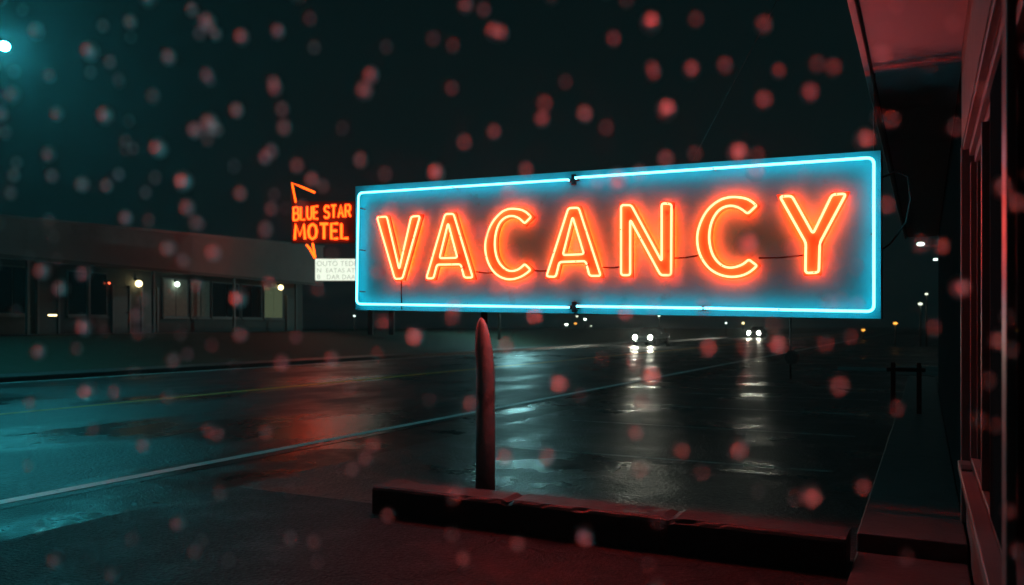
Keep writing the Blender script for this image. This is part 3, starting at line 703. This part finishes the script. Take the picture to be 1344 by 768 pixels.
# ------------------------------------------------------------------ rain: drops falling past the eave, close by
bm = bmesh.new()
tmpl = bmesh.new(); bmesh.ops.create_icosphere(tmpl, subdivisions=2, radius=1.0)
tv = [v.co.copy() for v in tmpl.verts]; tf = [[v.index for v in f.verts] for f in tmpl.faces]; tmpl.free()
verts, faces = [], []
n_drop = 0; placed = {}
while n_drop < 2800:
    u = random.uniform(-2.8, 0.9); d = 0.76 - 0.22*u + random.gauss(0, 0.025); z = random.uniform(0.9, 2.35)
    x = -0.453*d + 0.891*u; y = 0.891*d + 0.453*u
    if x > 0.10 or d < 0.45: continue
    if u > -0.2 and random.random() < 0.35: continue
    if z < 1.45 and random.random() < 0.68: continue
    cell = (int(u//0.02), int(z//0.02))
    if any((cell[0]+a, cell[1]+b_) in placed for a in (-1, 0, 1) for b_ in (-1, 0, 1)) and random.random() < 0.8: continue
    placed[cell] = 1
    r = min(0.0062, 0.0028*math.exp(random.gauss(0, 0.42)))
    b = len(verts)
    for c in tv: verts.append((x + c.x*r, y + c.y*r, z + c.z*r*1.12))
    faces += [[b+i for i in f] for f in tf]
    n_drop += 1
me = bpy.data.meshes.new('rain'); me.from_pydata(verts, [], faces)
for p in me.polygons: p.use_smooth = True
o = link('rain', me, M['rain']); o['kind'] = 'stuff'; o['label'] = 'raindrops falling close by, catching the red and teal light'; o['category'] = 'rain'

# ------------------------------------------------------------------ night sky and a trace of moonlight
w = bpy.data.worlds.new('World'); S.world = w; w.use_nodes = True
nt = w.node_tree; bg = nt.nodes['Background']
sky = nt.nodes.new('ShaderNodeTexSky'); sky.sky_type = 'NISHITA'; sky.sun_disc = False; sky.sun_elevation = R(-4); sky.sun_rotation = R(120)
mul = nt.nodes.new('ShaderNodeMix'); mul.data_type = 'RGBA'; mul.blend_type = 'MULTIPLY'; mul.inputs['Factor'].default_value = 1
nt.links.new(sky.outputs['Color'], mul.inputs['A']); mul.inputs['B'].default_value = (0.002, 0.004, 0.004, 1)
add = nt.nodes.new('ShaderNodeMix'); add.data_type = 'RGBA'; add.blend_type = 'ADD'; add.inputs['Factor'].default_value = 1
nt.links.new(mul.outputs['Result'], add.inputs['A']); add.inputs['B'].default_value = (0.0015, 0.0060, 0.0065, 1)
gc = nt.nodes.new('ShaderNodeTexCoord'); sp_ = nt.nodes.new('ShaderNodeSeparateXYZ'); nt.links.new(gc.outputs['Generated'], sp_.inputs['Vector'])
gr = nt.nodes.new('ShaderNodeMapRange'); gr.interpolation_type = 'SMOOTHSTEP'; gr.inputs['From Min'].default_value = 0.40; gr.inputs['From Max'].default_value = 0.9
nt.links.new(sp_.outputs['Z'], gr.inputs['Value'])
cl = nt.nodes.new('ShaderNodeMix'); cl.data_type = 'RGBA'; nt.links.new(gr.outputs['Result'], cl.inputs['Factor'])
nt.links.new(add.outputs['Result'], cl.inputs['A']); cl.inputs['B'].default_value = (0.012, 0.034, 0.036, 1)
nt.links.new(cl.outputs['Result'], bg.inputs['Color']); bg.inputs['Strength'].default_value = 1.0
sd = bpy.data.lights.new('moon', 'SUN'); sd.energy = 0.004; sd.angle = R(10); sd.color = (0.5, 0.9, 1.0)
so = bpy.data.objects.new('moon', sd); COL.objects.link(so); so.rotation_euler = (R(50), 0, R(40))

# ------------------------------------------------------------------ camera
cd = bpy.data.cameras.new('camera'); cam = bpy.data.objects.new('camera', cd); COL.objects.link(cam); S.camera = cam
cam.location = (0, 0, 1.5); cam.rotation_euler = (R(90), 0, R(26.95))
cd.sensor_width = 36; cd.lens = 36*1068/1344; cd.shift_y = 44/1344
cd.clip_start = 0.05; cd.clip_end = 2000
cd.dof.use_dof = True; cd.dof.focus_distance = 7.0; cd.dof.aperture_fstop = 1.6; cd.dof.aperture_ratio = 1.12

# ------------------------------------------------------------------ render settings
S.render.engine = 'CYCLES'
c = S.cycles
c.use_denoising = True; c.denoiser = 'OPENIMAGEDENOISE'; c.denoising_input_passes = 'RGB_ALBEDO_NORMAL'
c.use_adaptive_sampling = False
c.max_bounces = 7; c.diffuse_bounces = 3; c.glossy_bounces = 3; c.transmission_bounces = 6; c.transparent_max_bounces = 6
c.caustics_reflective = False; c.caustics_refractive = False
c.sample_clamp_indirect = 12.0; c.sample_clamp_direct = 0.0
c.use_light_tree = True; c.light_sampling_threshold = 0.0
vs = S.view_settings; vs.view_transform = 'Standard'; vs.look = 'None'; vs.exposure = 0; vs.gamma = 1; vs.use_curve_mapping = False


# ------------------------------------------------------------------ rain haze round the whole place
hm_ = bpy.data.materials.new('night_haze'); hm_.use_nodes = True
hn = hm_.node_tree; hn.nodes.remove(hn.nodes['Principled BSDF'])
pv = hn.nodes.new('ShaderNodeVolumePrincipled'); pv.inputs['Density'].default_value = 0.0009; pv.inputs['Color'].default_value = (0.75, 0.9, 0.92, 1); pv.inputs['Anisotropy'].default_value = 0.75
hn.links.new(pv.outputs['Volume'], hn.nodes['Material Output'].inputs['Volume'])
hz = box('haze', hm_, -520, 520, -320, 920, -1.5, 14)
hz['kind'] = 'stuff'
